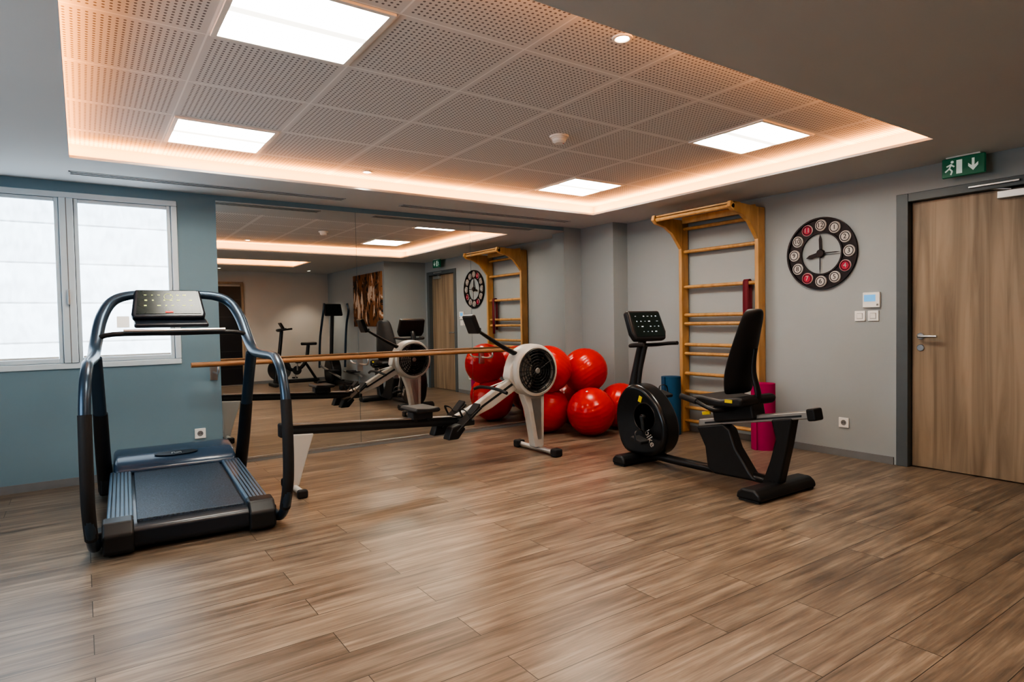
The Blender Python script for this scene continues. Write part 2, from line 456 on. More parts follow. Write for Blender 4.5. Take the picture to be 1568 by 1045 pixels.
window('window_1', ((W0+W1)/2, YB, 0), 0, W1-W0, -.07-(W0+W1)/2, m_blind)
window('added_fill_window', (XL, (LW0+LW1)/2, 0), R(90), LW1-LW0, 0, m_blind_fill)  # unseen window added on the left wall to bring in more cool daylight

# ------------------------------------------------------------------ mirror
MX = [.975, 2.217, 3.506, 4.82]
g = group('wall_mirror', (MX[0], YB, 0))
for i in range(3):
    boxes(g, 'pane_%d' % (i+1), m_mirror, [(MX[i]-MX[0]+.0015, MX[i+1]-MX[0]-.0015, -.006, 0, .045, 2.285)])
box(g, 'bottom_channel', m_alu, ((MX[3]-MX[0])/2, -.006, .036), (MX[3]-MX[0], .012, .018), bevel=.002)
boxes(g, 'plinth', m_base, [(0, MX[3]-MX[0], -.010, 0, 0, .027)])

# ------------------------------------------------------------------ barre
g = group('ballet_barre', (.72, 5.62, .895))
tube(g, 'rail', m_barre, [(0, 0, 0), (3.35, 0, 0)], .021, sub=1, seg=18)
for i, x in enumerate((.20, 1.5, 2.9)):
    yy = .23 if i == 0 else .222
    tube(g, 'bracket_arm_%d' % (i+1), m_steel, [(x, 0, -.022), (x, 0, -.06), (x, .06, -.08), (x, yy-.012, -.08)], .009, sub=5)
    box(g, 'bracket_plate_%d' % (i+1), m_steel, (x, yy-.006, -.09), (.06, .01, .12), bevel=.003)

# ------------------------------------------------------------------ ceiling fixtures
def light_panel(x, y, z=ZT):
    g = group('ceiling_light_panel', (x, y, z))
    w, d = .60, .59
    t = .022
    boxes(g, 'frame', m_white, [(-w/2, w/2, -d/2, -d/2+t, -.010, 0), (-w/2, w/2, d/2-t, d/2, -.010, 0), (-w/2, -w/2+t, -d/2+t, d/2-t, -.010, 0), (w/2-t, w/2, -d/2+t, d/2-t, -.010, 0)])
    boxes(g, 'diffuser', m_panel, [(-w/2+t, w/2-t, -d/2+t, d/2-t, -.006, -.001)])
for p in ((.796, 2.665), (.796, 4.495), (3.906, 2.665), (3.906, 4.495), (1.1, -.05)):
    light_panel(*p)

def downlight(x, y, z, e=14):
    g = group('recessed_downlight', (x, y, z))
    lathe(g, 'trim', m_white, [(.028, -.002), (.034, -.007), (.045, -.006), (.047, 0), (.028, 0)], seg=28)
    cyl(g, 'lens', m_down, (0, 0, -.002), .028, .003)
    ld = bpy.data.lights.new('downlight_lamp', 'SPOT'); ld.energy = e; ld.spot_size = R(95); ld.spot_blend = .7; ld.color = (1, .86, .70); ld.shadow_soft_size = .03
    lo = bpy.data.objects.new('lamp', ld); COL.objects.link(lo); lo.parent = g; lo.location = (0, 0, -.02)
downlight(2.03, 2.03, ZT, 34); downlight(1.98, 4.93, ZT, 20)
downlight(3.9, -1.3, ZC, 40); downlight(2.2, -1.3, ZC, 40); downlight(-1.2, 1.0, ZC, 10)
g = group('smoke_detector', (2.72, 3.33, ZT))
lathe(g, 'base', m_white, [(0, -.012), (.064, -.012), (.066, 0), (0, 0)], seg=32)
lathe(g, 'dome', m_white, [(0, -.052), (.032, -.050), (.046, -.038), (.048, -.022), (.054, -.018), (.054, -.012), (0, -.012)], seg=32)
cyl(g, 'indicator', m_red_btn, (.02, -.02, -.051), .004, .004)

def diffuser(x0, x1, y):
    g = group('linear_air_diffuser', ((x0+x1)/2, y, ZC)); L = (x1-x0)/2
    boxes(g, 'frame', m_ceil, [(-L, L, -.05, -.042, -.006, 0), (-L, L, .042, .05, -.006, 0), (-L, L, -.006, .006, -.006, 0), (-L, -L+.01, -.05, .05, -.006, 0), (L-.01, L, -.05, .05, -.006, 0)])
    boxes(g, 'slots', m_dark, [(-L+.01, L-.01, -.042, -.006, -.002, 0), (-L+.01, L-.01, .006, .042, -.002, 0)])
diffuser(-.04, 1.98, 5.49); diffuser(2.54, 4.6, 5.50)

# ------------------------------------------------------------------ door (right wall)
g = group('door_1', (XR, (DY0+DY1)/2, 0))
cy = (DY0+DY1)/2
def db(name, mat, x0, x1, y0, y1, z0, z1, bev=.004): return box(g, name, mat, ((x0+x1)/2, (y0+y1)/2-cy, (z0+z1)/2), (x1-x0, y1-y0, z1-z0), bevel=bev)
fw = .085
db('jamb_hinge', m_dframe, -.012, .13, DY0, DY0+fw, 0, DZ); db('jamb_latch', m_dframe, -.012, .13, DY1-fw, DY1, 0, DZ); db('head', m_dframe, -.012, .13, DY0+fw, DY1-fw, DZ-.065, DZ)
db('leaf', m_door, .055, .10, DY0+fw+.003, DY1-fw-.003, .006, DZ-.068, .003)
db('backing', m_dark, .14, .2, DY0, DY1, 0, DZ, 0)
hy = DY1-fw-.065-cy
cyl(g, 'rose', m_steel, (.050, hy, 1.03), .026, .010, 'x'); cyl(g, 'lock_rose', m_steel, (.050, hy, .94), .026, .010, 'x')
tube(g, 'lever', m_steel, [(.05, hy, 1.03), (.01, hy, 1.03), (-.002, hy-.02, 1.03), (-.002, hy-.13, 1.03)], .010, sub=4)
box(g, 'closer_body', m_alu, (.03, DY0+.33-cy, 2.03), (.05, .22, .055), bevel=.006)
tube(g, 'closer_arm', m_alu, [(.02, DY0+.36-cy, 2.06), (-.0, DY0+.56-cy, 2.10)], .008, sub=1)
box(g, 'closer_rail', m_alu, (-.022, DY0+.45-cy, 2.108), (.018, .30, .016), bevel=.004)

# rear dark door + painting
g = group('door_2', (2.26, YR, 0))
box(g, 'glass', m_glassd, (0, .012, 1.02), (.86, .02, 2.0), bevel=0)
for k in range(5): box(g, 'shelf_line_%d' % (k+1), m_dgrey, (0, .024, .35+.35*k), (.84, .006, .012), bevel=0)
box(g, 'frame_left', m_door, (-.455, .02, 1.03), (.05, .05, 2.06)); box(g, 'frame_right', m_door, (.455, .02, 1.03), (.05, .05, 2.06)); box(g, 'frame_top', m_door, (0, .02, 2.085), (.96, .05, .05))
g = group('wall_painting', (4.5, .38, 1.66), mat=FX)
box(g, 'canvas', m_paint, (0, 0, .015), (1.40, 1.0, .03), bevel=.004)

# ------------------------------------------------------------------ wall devices
g = group('wall_clock', (XR-.002, 2.935, 1.745), mat=FX)
def annulus(nm, mat, r0, r1, z0, z1): return lathe(g, nm, mat, [(r0, z0), (r1, z0), (r1, z1), (r0, z1), (r0, z0)], seg=64)
annulus('outer_rim', m_clock, .298, .312, .004, .026)
annulus('inner_rim', m_clock, .176, .190, .004, .022)
annulus('number_band', m_clock, .185, .300, .004, .010)
for i in range(12):
    a = R(90-30*(i+1)); x, y = .243*math.cos(a), .243*math.sin(a)
    num = i+1
    mt = m_clockr if num in (4, 7, 11) else m_clock
    cyl(g, 'disc_%d' % num, m_clockw, (x, y, .013), .050, .018)
    cyl(g, 'disc_face_%d' % num, mt if mt is m_clockr else m_clockw, (x, y, .0225), .045, .004)
    ring(g, 'disc_line_%d' % num, m_clock, (x, y, .0245), .036, .0035, seg=28, ms=6)
    text(g, 'numeral_%d' % num, m_clock if mt is m_clock else m_clockw, str(num), .056, (x, y, .0255))
cyl(g, 'hub', m_clock, (0, 0, .02), .034, .03)
for i, (ang_, L, w) in enumerate(((92, .165, .024), (195, .135, .032), (0, .18, .009), (270, .182, .008))):
    a = R(ang_)
    extr(g, 'hand_%d' % (i+1) if i < 2 else 'spoke_%d' % (i-1), m_clock,
         [(math.cos(a)*d-math.sin(a)*s, math.sin(a)*d+math.cos(a)*s) for d, s in ((-.04, -w/3), (.03, -w/2), (L*.75, -w/2), (L, 0), (L*.75, w/2), (.03, w/2), (-.04, w/3))], 'z', .016+.004*i, .020+.004*i)
g = group('wall_thermostat', (XR, 2.515, 1.325), mat=FX)
box(g, 'body', m_white, (0, 0, .012), (.135, .125, .024), bevel=.006); box(g, 'display', m_lcd, (-.01, .015, .0245), (.09, .055, .003), bevel=.001)
box(g, 'button', m_base, (.05, -.04, .025), (.016, .016, .004), bevel=.002)
for y in (2.61, 2.505):
    g = group('light_switch', (XR, y, 1.195), mat=FX)
    box(g, 'plate', m_white, (0, 0, .006), (.085, .085, .012), bevel=.004); box(g, 'rocker', m_white, (0, 0, .014), (.042, .042, .006), (3, 0, 0), bevel=.002)
    box(g, 'rocker_gap', m_base, (0, 0, .0115), (.047, .047, .002), bevel=0)
def outlet(loc, mt):
    g = group('power_outlet', loc, mat=mt)
    box(g, 'plate', m_white, (0, 0, .006), (.085, .085, .012), bevel=.004); lathe(g, 'socket', m_base, [(.0, .0122), (.019, .0122), (.021, .0135), (.023, .0122)], seg=24)
    for s in (-1, 1): cyl(g, 'pin_hole_%d' % (s+2), m_dark, (s*.009, 0, .0135), .003, .002)
outlet((XR, 2.745, .29), FX); outlet((.80, YB, .30), FY)

g = group('exit_sign', (5.20, 1.84, 2.252), mat=FX @ Matrix.Scale(.88, 4))
box(g, 'housing', m_green, (0, 0, -.012), (.30, .155, .03), bevel=.006)
box(g, 'mount', m_white, (0, .083, -.012), (.24, .012, .045), bevel=.003)
boxes(g, 'door_pictogram', m_exitw, [(-.045, -.005, -.055, .055, .0035, .006)])
cyl(g, 'figure_head', m_exitw, (-.075, .045, .005), .011, .003)
for i, (p, q) in enumerate((((-.08, .03), (-.095, -.005)), ((-.095, -.005), (-.075, -.03)), ((-.075, -.03), (-.085, -.058)), ((-.095, -.005), (-.125, -.03)), ((-.085, .025), (-.06, .005)), ((-.085, .025), (-.115, .012)))):
    tube(g, 'figure_limb_%d' % (i+1), m_exitw, [(p[0], p[1], .005), (q[0], q[1], .005)], .006, sub=1, seg=8, flat=.4)
extr(g, 'arrow', m_exitw, [(.062, .05), (.08, .05), (.08, -.008), (.105, .015), (.105, -.010), (.071, -.048), (.037, -.010), (.037, .015), (.062, -.008)], 'z', .0035, .006)

# ------------------------------------------------------------------ wall bars
g = group('wall_bars', (XR, 3.945, 0))
for i, y in enumerate((-.45, .45)):
    box(g, 'post_%d' % (i+1), m_bars, (-.065, y, 1.115), (.11, .042, 2.23), bevel=.008)
    extr(g, 'bracket_%d' % (i+1), m_bars, [(-.12, 2.23), (-.52, 2.25), (-.535, 2.20), (-.49, 2.165), (-.36, 2.14), (-.25, 2.08), (-.17, 1.99), (-.12, 1.93)], 'y', y-.02, y+.02, bevel=.006)
for i, z in enumerate((2.14, 1.90, 1.53, 1.235, 1.145, .925, .83, .62, .43, .26, .12)):
    tube(g, 'rung_%d' % (i+1), m_bars, [(-.065, -.43, z), (-.065, .43, z)], .019, sub=1, seg=16, flat=1.35, up=(1, 0, 0))
tube(g, 'pull_up_bar', m_bars, [(-.49, -.47, 2.205), (-.49, .47, 2.205)], .020, sub=1, seg=16)
box(g, 'top_board', m_bars, (-.10, 0, 2.225), (.022, .86, .07), bevel=.005)
box(g, 'front_board', m_bars, (-.44, 0, 2.238), (.12, .94, .018), bevel=.005)
g = group('resistance_band', (XR-.065, 3.63, 0))
n = 40
pth = []
for k in range(n+1):
    a = math.pi*k/n; pth.append((.026*math.cos(a), 1.530+.030*math.sin(a)+.004))
pth = [(.024, 1.08), (.028, 1.3)]+pth+[(-.028, 1.3), (-.024, 1.02)]
V = [(p[0], -.03, p[1]) for p in pth]+[(p[0], .03, p[1]) for p in pth]; n = len(pth)
o = mk(g, 'loop', V, [(i, i+1, i+1+n, i+n) for i in range(n-1)], m_band); sd = o.modifiers.new('s', 'SOLIDIFY'); sd.thickness = .004; sd.offset=1

# ------------------------------------------------------------------ yoga mats
def mat_roll(loc, mat, r=.105, h=.6):
    g = group('rolled_exercise_mat', loc)
    turns = 6.5; n = 220; th = r/turns*.86
    out = []; inn = []
    for k in range(n+1):
        a = 2*math.pi*turns*k/n; rr = .012+(r-.012)*k/n
        out.append((rr*math.cos(a), rr*math.sin(a))); inn.append(((rr-th*.9 if rr > th else rr*.3)*math.cos(a), (rr-th*.9 if rr > th else rr*.3)*math.sin(a)))
    V = []; F = []
    for p, q in zip(out, inn): V += [(p[0], p[1], 0), (p[0], p[1], h), (q[0], q[1], h), (q[0], q[1], 0)]
    for k in range(n):
        a = 4*k; b = a+4
        F += [(a, b, b+1, a+1), (a+1, b+1, b+2, a+2), (a+2, b+2, b+3, a+3), (a+3, b+3, b, a)]
    F += [(0, 1, 2, 3), (4*n, 4*n+3, 4*n+2, 4*n+1)]
    mk(g, 'foam', V, F, mat)
mat_roll((5.04, 4.39, 0), m_blue, .105, .60); mat_roll((5.08, 3.35, 0), m_pink, .11, .60)

# ------------------------------------------------------------------ exercise balls
def ball(loc, r=.25):
    prof = []; n = 96
    for k in range(n+1):
        th = -math.pi/2+math.pi*k/n
        rr = r*(1+.0035*math.cos(th*34)*(1 if abs(th) < 1.0 else 0))
        prof.append((max(0, rr*math.cos(th)), rr*math.sin(th)))
    prof[0] = (0, -r); prof[-1] = (0, r)
    o = lathe(None, 'exercise_ball', m_ball, prof, seg=64, ang=60)
    o.rotation_euler = (random.uniform(-.9, .9), random.uniform(-.9, .9), random.uniform(0, 6)); o.location = loc
    cyl(o, 'plug', m_white, (0, 0, r-.001), .012, .006)
for p in ((4.34, 4.86, .25), (4.10, 5.31, .25), (4.88, 4.98, .25), (4.66, 5.50, .25), (4.56, 5.20, .645), (4.06, 5.22, .69)):
    ball(p)

# ------------------------------------------------------------------ treadmill
g = group('treadmill', (.48, 3.84, 0), R(-2.7))
extr(g, 'deck_body', m_tread, [(0, .045), (.03, .02), (1.3, .05), (1.72, .03), (1.80, .08), (1.78, .17), (1.2, .19), (.06, .155), (0, .13)], 'x', -.415, .415, bevel=.018, seg=3)
extr(g, 'belt', m_belt, [(.045, .10), (.06, .168), (1.28, .206), (1.28, .18), (.10, .10)], 'x', -.27, .27, bevel=.004)
for s, nm in ((-1, 'left'), (1, 'right')):
    extr(g, 'foot_rail_'+nm, m_rail, [(.02, .15), (.05, .178), (1.22, .214), (1.26, .18), (.05, .14)], 'x', min(s*.285, s*.41), max(s*.285, s*.41), bevel=.010, seg=3)
    for k in range(5):
        xx = s*(.306+k*.021)
        extr(g, 'rail_rib_%s_%d' % (nm, k+1), m_tread, [(.08, .1765), (.08, .181), (1.18, .2155), (1.18, .211)], 'x', xx-.003, xx+.003)
    extr(g, 'end_cap_'+nm, m_black, [(-.035, .03), (-.03, .12), (.02, .178), (.12, .185), (.12, .02), (-.01, .012)], 'x', min(s*.285, s*.43), max(s*.285, s*.43), bevel=.014, seg=3)
    cyl(g, 'rear_foot_'+nm, m_rubber, (s*.33, .07, .010), .03, .02)
    pts = [(s*.45, .22, .05), (s*.465, .07, .05), (s*.47, -.08, .14), (s*.475, -.165, .32), (s*.475, -.185, .55), (s*.475, -.16, .78), (s*.47, -.10, .93), (s*.465, .0, 1.0), (s*.465, .12, 1.02),
           (s*.465, .45, 1.02), (s*.46, .74, 1.035), (s*.45, .90, 1.12), (s*.42, 1.02, 1.27), (s*.36, 1.09, 1.38), (s*.26, 1.11, 1.425), (s*.10, 1.12, 1.435), (0, 1.12, 1.437)]
    tube(g, 'handrail_'+nm, m_frame, pts, [.027]*9+[.029, .034, .037, .037, .034, .030, .027, .027], sub=6, seg=16)
    tube(g, 'handrail_grip_'+nm, m_rubber, [pts[2], pts[3], pts[4], pts[5]], .0305, sub=6, seg=16)
    tube(g, 'upright_'+nm, m_frame, [(s*.44, 1.40, .08), (s*.445, 1.20, .36), (s*.45, .95, .78), (s*.455, .80, 1.02)], [.044, .040, .037, .037], sub=6, seg=16, flat=.7)
    tube(g, 'upright_sleeve_'+nm, m_black, [(s*.44, 1.43, .05), (s*.445, 1.20, .36), (s*.4465, 1.03, .645)], [.049, .045, .042], sub=6, seg=16, flat=.75)
    box(g, 'rail_bracket_'+nm, m_black, (s*.42, .20, .07), (.09, .12, .07), bevel=.012)
    box(g, 'base_joint_'+nm, m_black, (s*.42, 1.45, .10), (.12, .26, .14), bevel=.02)
extr(g, 'motor_hood', m_hood, [(1.17, .20), (1.21, .255), (1.34, .300), (1.50, .315), (1.66, .295), (1.76, .22), (1.79, .12), (1.22, .14)], 'x', -.39, .39, bevel=.035, seg=4)
hr = Matrix.Rotation(R(15), 4, 'X')
extr(g, 'hood_badge', m_tread, [(.14*math.cos(a*math.pi/16), 1.29+.036*math.sin(a*math.pi/16)) for a in range(32)], 'z', .30, .303).matrix_local = Matrix.Translation((0, 1.29, .2885)) @ hr @ Matrix.Translation((0, -1.29, -.30))
text(g, 'hood_lettering', m_alu, 'run', .05, (0, 1.287, .2925), mw=hr)
tube(g, 'crossbar', m_black, [(-.45, .90, 1.13), (-.36, .90, 1.165), (0, .90, 1.165), (.36, .90, 1.165), (.45, .90, 1.13)], .016, sub=5)
tube(g, 'grip_bar', m_steel, [(-.30, .86, 1.185), (.30, .86, 1.185)], .011, sub=1)
cm = Matrix.Translation((-.03, 1.03, 1.36)) @ Matrix.Rotation(R(58), 4, 'X') @ Matrix.Scale(.95, 4)
cg = group('console', (0, 0, 0)); cg.parent = g; cg.matrix_local = cm
extr(cg, 'console_body', m_tread, [(-.225, -.115), (.225, -.115), (.235, -.08), (.21, .13), (-.21, .13), (-.235, -.08)], 'z', -.05, .01, bevel=.018, seg=3)
extr(cg, 'console_face', m_screen, [(-.205, -.085), (.205, -.085), (.188, .115), (-.188, .115)], 'z', .0095, .013, bevel=.001)
for r_ in range(3):
    for k in range(8):
        if (r_+k) % 4 == 3: continue
        box(cg, 'legend_%d_%d' % (r_, k), m_led_y, (-.145+.041*k+random.uniform(-.006, .006), .075-.045*r_, .0135), (random.choice((.010, .022, .016)), random.choice((.005, .010, .008)), .001), bevel=0)
ring(cg, 'display_circle', m_led_y, (0, .06, .0135), .028, .0016, ms=6)
box(cg, 'stop_button', m_red_btn, (0, -.072, .014), (.05, .014, .006), bevel=.003)
box(g, 'accessory_tray', m_tread, (-.02, .95, 1.232), (.44, .16, .030), (12, 0, 0), bevel=.012)
box(g, 'label', m_white, (-.30, .928, 1.245), (.07, .003, .08), (-25, 0, 0), bevel=0)
tube(g, 'console_neck', m_black, [(0, 1.10, 1.30), (0, 1.14, 1.42)], .03, sub=1)
tube(g, 'power_cord', m_black, [(-.2, 1.78, .06), (-.36, 1.80, .012), (-.46, 1.76, .010), (-.40, 1.68, .010), (-.2, 1.74, .04)], .006, sub=8, seg=8)

# ------------------------------------------------------------------ rowing machine
g = group('rowing_machine', (2.40, 4.58, 0))
def sl(x): return .465+(x+1.25)*(-.085/1.5)
extr(g, 'monorail', m_black, [(-1.24, sl(-1.24)-.045), (.30, sl(.30)-.045), (.30, sl(.30)+.022), (-1.24, sl(-1.24)+.022)], 'y', -.024, .024, bevel=.005)
extr(g, 'rail_track', m_steel, [(-1.20, sl(-1.20)+.022), (.12, sl(.12)+.022), (.12, sl(.12)+.034), (-1.20, sl(-1.20)+.034)], 'y', -.03, .03, bevel=.003)
extr(g, 'rail_groove', m_dgrey, [(-1.20, sl(-1.20)-.022), (.20, sl(.20)-.022), (.20, sl(.20)-.002), (-1.20, sl(-1.20)-.002)], 'y', -.0265, .0265)
box(g, 'rail_end_cap', m_rubber, (-1.25, 0, sl(-1.25)-.01), (.04, .07, .10), bevel=.012)
extr(g, 'rear_leg', m_rower, [(-1.22, .422), (-1.03, .412), (-1.10, .20), (-1.145, .045), (-1.205, .045)], 'y', -.035, .035, bevel=.010, seg=3)
tube(g, 'rear_foot_bar', m_rower, [(-1.175, -.20, .035), (-1.175, .20, .035)], .022, sub=1, seg=16)
for s in (-1, 1): box(g, 'rear_foot_cap_%d' % (s+2), m_rubber, (-1.175, s*.21, .030), (.07, .05, .06), bevel=.014)
extr(g, 'seat_pad', m_leather, [(-.27, .505), (-.255, .53), (-.15, .522), (-.06, .527), (-.045, .505), (-.06, .49), (-.25, .49)], 'y', -.15, .15, bevel=.012, seg=3)
box(g, 'seat_carriage', m_dgrey, (-.16, 0, .458), (.18, .11, .065), bevel=.008)
for k, x in enumerate((-.22, -.10)):
    for s in (-1, 1): cyl(g, 'seat_roller_%d_%d' % (k, s+2), m_black, (x, s*.04, .425), .018, .022, 'y')
extr(g, 'main_frame', m_rower, [(.16, .42), (.30, .375), (.52, .45), (.80, .60), (.95, .62), (.98, .76), (.78, .73), (.60, .635), (.36, .50)], 'y', -.032, .032, bevel=.012, seg=3)
extr(g, 'frame_slot', m_dgrey, [(.34, .445), (.38, .445), (.74, .635), (.74, .66)], 'y', -.0335, .0335)
extr(g, 'front_leg', m_rower, [(.80, .66), (1.08, .66), (1.085, .50), (1.07, .045), (.965, .045), (.90, .40)], 'y', -.045, .045, bevel=.014, seg=3)
extr(g, 'leg_recess', m_alu, [(.93, .50), (1.04, .50), (1.04, .12), (1.0, .12)], 'y', -.0465, .0465)
tube(g, 'front_foot_bar', m_steel, [(1.02, -.29, .032), (1.02, .29, .032)], .026, sub=1, seg=16)
for s in (-1, 1): box(g, 'front_foot_cap_%d' % (s+2), m_rubber, (1.02, s*.285, .035), (.09, .08, .07), bevel=.016)
FC = (.965, 0, .755)
lathe(g, 'flywheel_housing', m_rower, [(.188, -.095), (.208, -.104), (.228, -.096), (.240, -.06), (.243, 0), (.240, .06), (.228, .096), (.208, .104), (.188, .095), (.188, -.095)], FC, 'y', 48)
lathe(g, 'flywheel_core', m_black, [(0, -.05), (.188, -.05), (.188, .05), (0, .05)], FC, 'y', 40)
for s in (-1, 1):
    for k, rr in enumerate((.045, .072, .099, .126, .153, .180, .195)):
        ring(g, 'cage_ring_%d_%d' % (s+2, k+1), m_black, (FC[0], s*.105, FC[2]), rr, .0045, 'y', 40, 6)
    for k in range(12):
        a = 2*math.pi*k/12
        tube(g, 'cage_spoke_%d_%d' % (s+2, k+1), m_black, [(FC[0]+.03*math.cos(a), s*.104, FC[2]+.03*math.sin(a)), (FC[0]+.198*math.cos(a), s*.102, FC[2]+.198*math.sin(a))], .0035, sub=1, seg=6)
    for k in range(20):
        a = 2*math.pi*k/20
        box(g, 'fan_blade_%d_%d' % (s+2, k+1), m_dgrey, (FC[0]+.12*math.cos(a), s*.065, FC[2]+.12*math.sin(a)), (.10, .028, .003), (0, -math.degrees(a), 0), bevel=0)
    cyl(g, 'cage_hub_%d' % (s+2), m_alu, (FC[0], s*.105, FC[2]), .026, .012, 'y')
extr(g, 'housing_cheek', m_rower, [(.68, .70), (.70, .80), (.78, .90), (.88, .965), (.95, .95), (.95, .6), (.80, .58)], 'y', -.055, .055, bevel=.018, seg=3)
tube(g, 'monitor_arm', m_black, [(.82, 0, .90), (.66, 0, .98), (.42, 0, 1.12)], [.040, .032, .022], sub=5, flat=.6)
box(g, 'monitor', m_black, (.345, 0, 1.185), (.045, .17, .17), (0, -22, 0), bevel=.014)
box(g, 'monitor_screen', m_screen, (.322, 0, 1.194), (.004, .12, .10), (0, -22, 0), bevel=0)
box(g, 'monitor_hinge', m_dgrey, (.40, 0, 1.13), (.06, .05, .05), bevel=.01)
tube(g, 'pull_handle', m_rubber, [(.52, -.26, .60), (.50, -.14, .625), (.50, 0, .63), (.50, .14, .625), (.52, .26, .60)], .014, sub=5)
tube(g, 'chain', m_steel, [(.50, 0, .63), (.78, 0, .70)], .006, sub=1, seg=8)
for s in (-1, 1):
    y = s*.125
    box(g, 'footplate_%d' % (s+2), m_black, (.20, y, .40), (.30, .12, .022), (0, -38, 0), bevel=.008)
    box(g, 'toe_flex_%d' % (s+2), m_rubber, (.27, y, .475), (.12, .10, .02), (0, -46, 0), bevel=.008)
    extr(g, 'heel_cup_%d' % (s+2), m_black, [(.00, .25), (.10, .25), (.17, .33), (.12, .37), (.04, .35)], 'y', y-.05, y+.05, bevel=.012)
    tube(g, 'foot_strap_%d' % (s+2), m_rubber, [(.21, y-.07, .40), (.17, y-.055, .47), (.16, y, .485), (.17, y+.055, .47), (.21, y+.07, .40)], .012, sub=5, flat=.3)
box(g, 'foot_crossmember', m_dgrey, (.22, 0, .37), (.10, .30, .05), bevel=.01)

# ------------------------------------------------------------------ recumbent bike
g = group('recumbent_exercise_bike', (3.85, 3.0, 0), R(0))
def fbar(nm, y, hw, d=.15):
    extr(g, nm, m_black, [(y-d/2, .012), (y+d/2, .012), (y+d/2*.9, .055), (y+d/2*.5, .085), (y-d/2*.5, .085), (y-d/2*.9, .055)], 'x', -hw, hw, bevel=.018, seg=3)
    for s in (-1, 1): box(g, nm+'_pad_%d' % (s+2), m_rubber, (s*(hw-.05), y, .008), (.08, d*.8, .016), bevel=.004)
fbar('front_foot', .70, .26); fbar('rear_foot', -.56, .33, .19)
tube(g, 'base_spine', m_black, [(0, .66, .085), (0, .35, .075), (0, 0, .075), (0, -.30, .085), (0, -.52, .075)], .040, sub=5, seg=16, flat=.8)
extr(g, 'drive_shell', m_blackg, [(.80, .10), (.88, .24), (.90, .40), (.86, .54), (.76, .645), (.64, .66), (.52, .61), (.41, .50), (.345, .36), (.35, .22), (.44, .11), (.62, .07)], 'x', -.095, .095, bevel=.04, seg=5, sub=4)
for s in (-1, 1):
    lathe(g, 'shell_disc_%d' % (s+2), m_black, [(0, s*.095), (.11, s*.095), (.116, s*.100), (.122, s*.095)], (0, .56, .40), 'x', 40)
    cyl(g, 'crank_cap_%d' % (s+2), m_dgrey, (s*.112, .56, .40), .026, .03, 'x')
    box(g, 'crank_arm_%d' % (s+2), m_dgrey, (s*.135, .56+.075*s*.3, .40+.08*s), (.018, .03, .19), (-8, 0, 0), bevel=.005)
    box(g, 'pedal_%d' % (s+2), m_rubber, (s*.20, .56+.05*s, .40+.165*s), (.10, .12, .03), (15, 0, 0), bevel=.010)
    tube(g, 'pedal_strap_%d' % (s+2), m_black, [(s*.20-.05, .56+.05*s, .40+.165*s), (s*.20-.045, .57+.05*s, .46+.165*s), (s*.20, .575+.05*s, .475+.165*s), (s*.20+.045, .57+.05*s, .46+.165*s), (s*.20+.05, .56+.05*s, .40+.165*s)], .008, sub=5, flat=.4, seg=8)
box(g, 'shell_tag', m_yellow, (-.098, .60, .545), (.004, .035, .05), (20, 0, 0), bevel=0)
text(g, 'shell_lettering', m_white, 'bike', .085, (-.0965, .50, .235), mw=FX @ Matrix.Rotation(R(-58), 4, 'Z'))
tube(g, 'mast', m_black, [(0, .76, .60), (0, .72, .80), (0, .66, 1.02), (0, .63, 1.08)], [.05, .035, .030, .030], sub=5, flat=1.2)
tube(g, 'mast_trim', m_dgrey, [(0, .715, .64), (0, .685, .80), (0, .63, .98)], .022, sub=5)
bm_ = Matrix.Translation((-.01, .60, 1.15)) @ Matrix.Rotation(R(68), 4, 'X') @ Matrix.Scale(1.08, 4)
cg = group('bike_console', (0, 0, 0)); cg.parent = g; cg.matrix_local = bm_
extr(cg, 'console_shell', m_black, [(-.16, -.12), (.16, -.12), (.185, -.06), (.175, .12), (-.175, .12), (-.185, -.06)], 'z', -.045, .012, bevel=.018, seg=3)
extr(cg, 'console_face', m_screen, [(-.15, -.095), (.15, -.095), (.155, .10), (-.155, .10)], 'z', .0115, .015, bevel=.001)
for r_ in range(4):
    for k in range(6):
        if (r_*2+k) % 5 == 1: continue
        box(cg, 'legend_%d_%d' % (r_, k), m_led_w, (-.11+.044*k, .07-.042*r_, .0155), (random.choice((.010, .020, .014)), random.choice((.003, .007)), .001), bevel=0)
tube(g, 'handlebar', m_rubber, [(-.20, .46, 1.0), (-.20, .56, .995), (-.15, .645, .985), (0, .66, .985), (.15, .645, .985), (.20, .56, .995), (.20, .46, 1.0)], .016, sub=6)
extr(g, 'seat_rail', m_alu, [(.06, .385), (.06, .438), (-.80, .592), (-.80, .540)], 'x', -.040, .040, bevel=.008)
extr(g, 'seat_rail_slot', m_dgrey, [(.0, .412), (.0, .425), (-.76, .562), (-.76, .549)], 'x', -.0415, .0415)
box(g, 'rail_end_cap', m_black, (0, -.825, .570), (.10, .06, .08), (-10, 0, 0), bevel=.012)
extr(g, 'frame_gusset', m_black, [(.08, .385), (-.16, .435), (-.22, .40), (-.27, .27), (-.38, .12), (-.44, .06), (-.08, .05), (-.02, .09), (.0, .24)], 'x', -.05, .05, bevel=.02, seg=3)
extr(g, 'rear_strut', m_black, [(-.54, .51), (-.70, .54), (-.665, .35), (-.60, .07), (-.47, .06), (-.53, .22), (-.575, .38)], 'x', -.045, .045, bevel=.016, seg=3)
box(g, 'seat_carriage', m_black, (0, -.26, .525), (.15, .34, .12), (-10, 0, 0), bevel=.018)
extr(g, 'seat_pad', m_leather, [(.02, .60), (.0, .64), (-.08, .645), (-.25, .63), (-.40, .66), (-.44, .64), (-.42, .59), (-.25, .575), (-.05, .58)], 'x', -.205, .205, bevel=.025, seg=4)
V = []; F = []
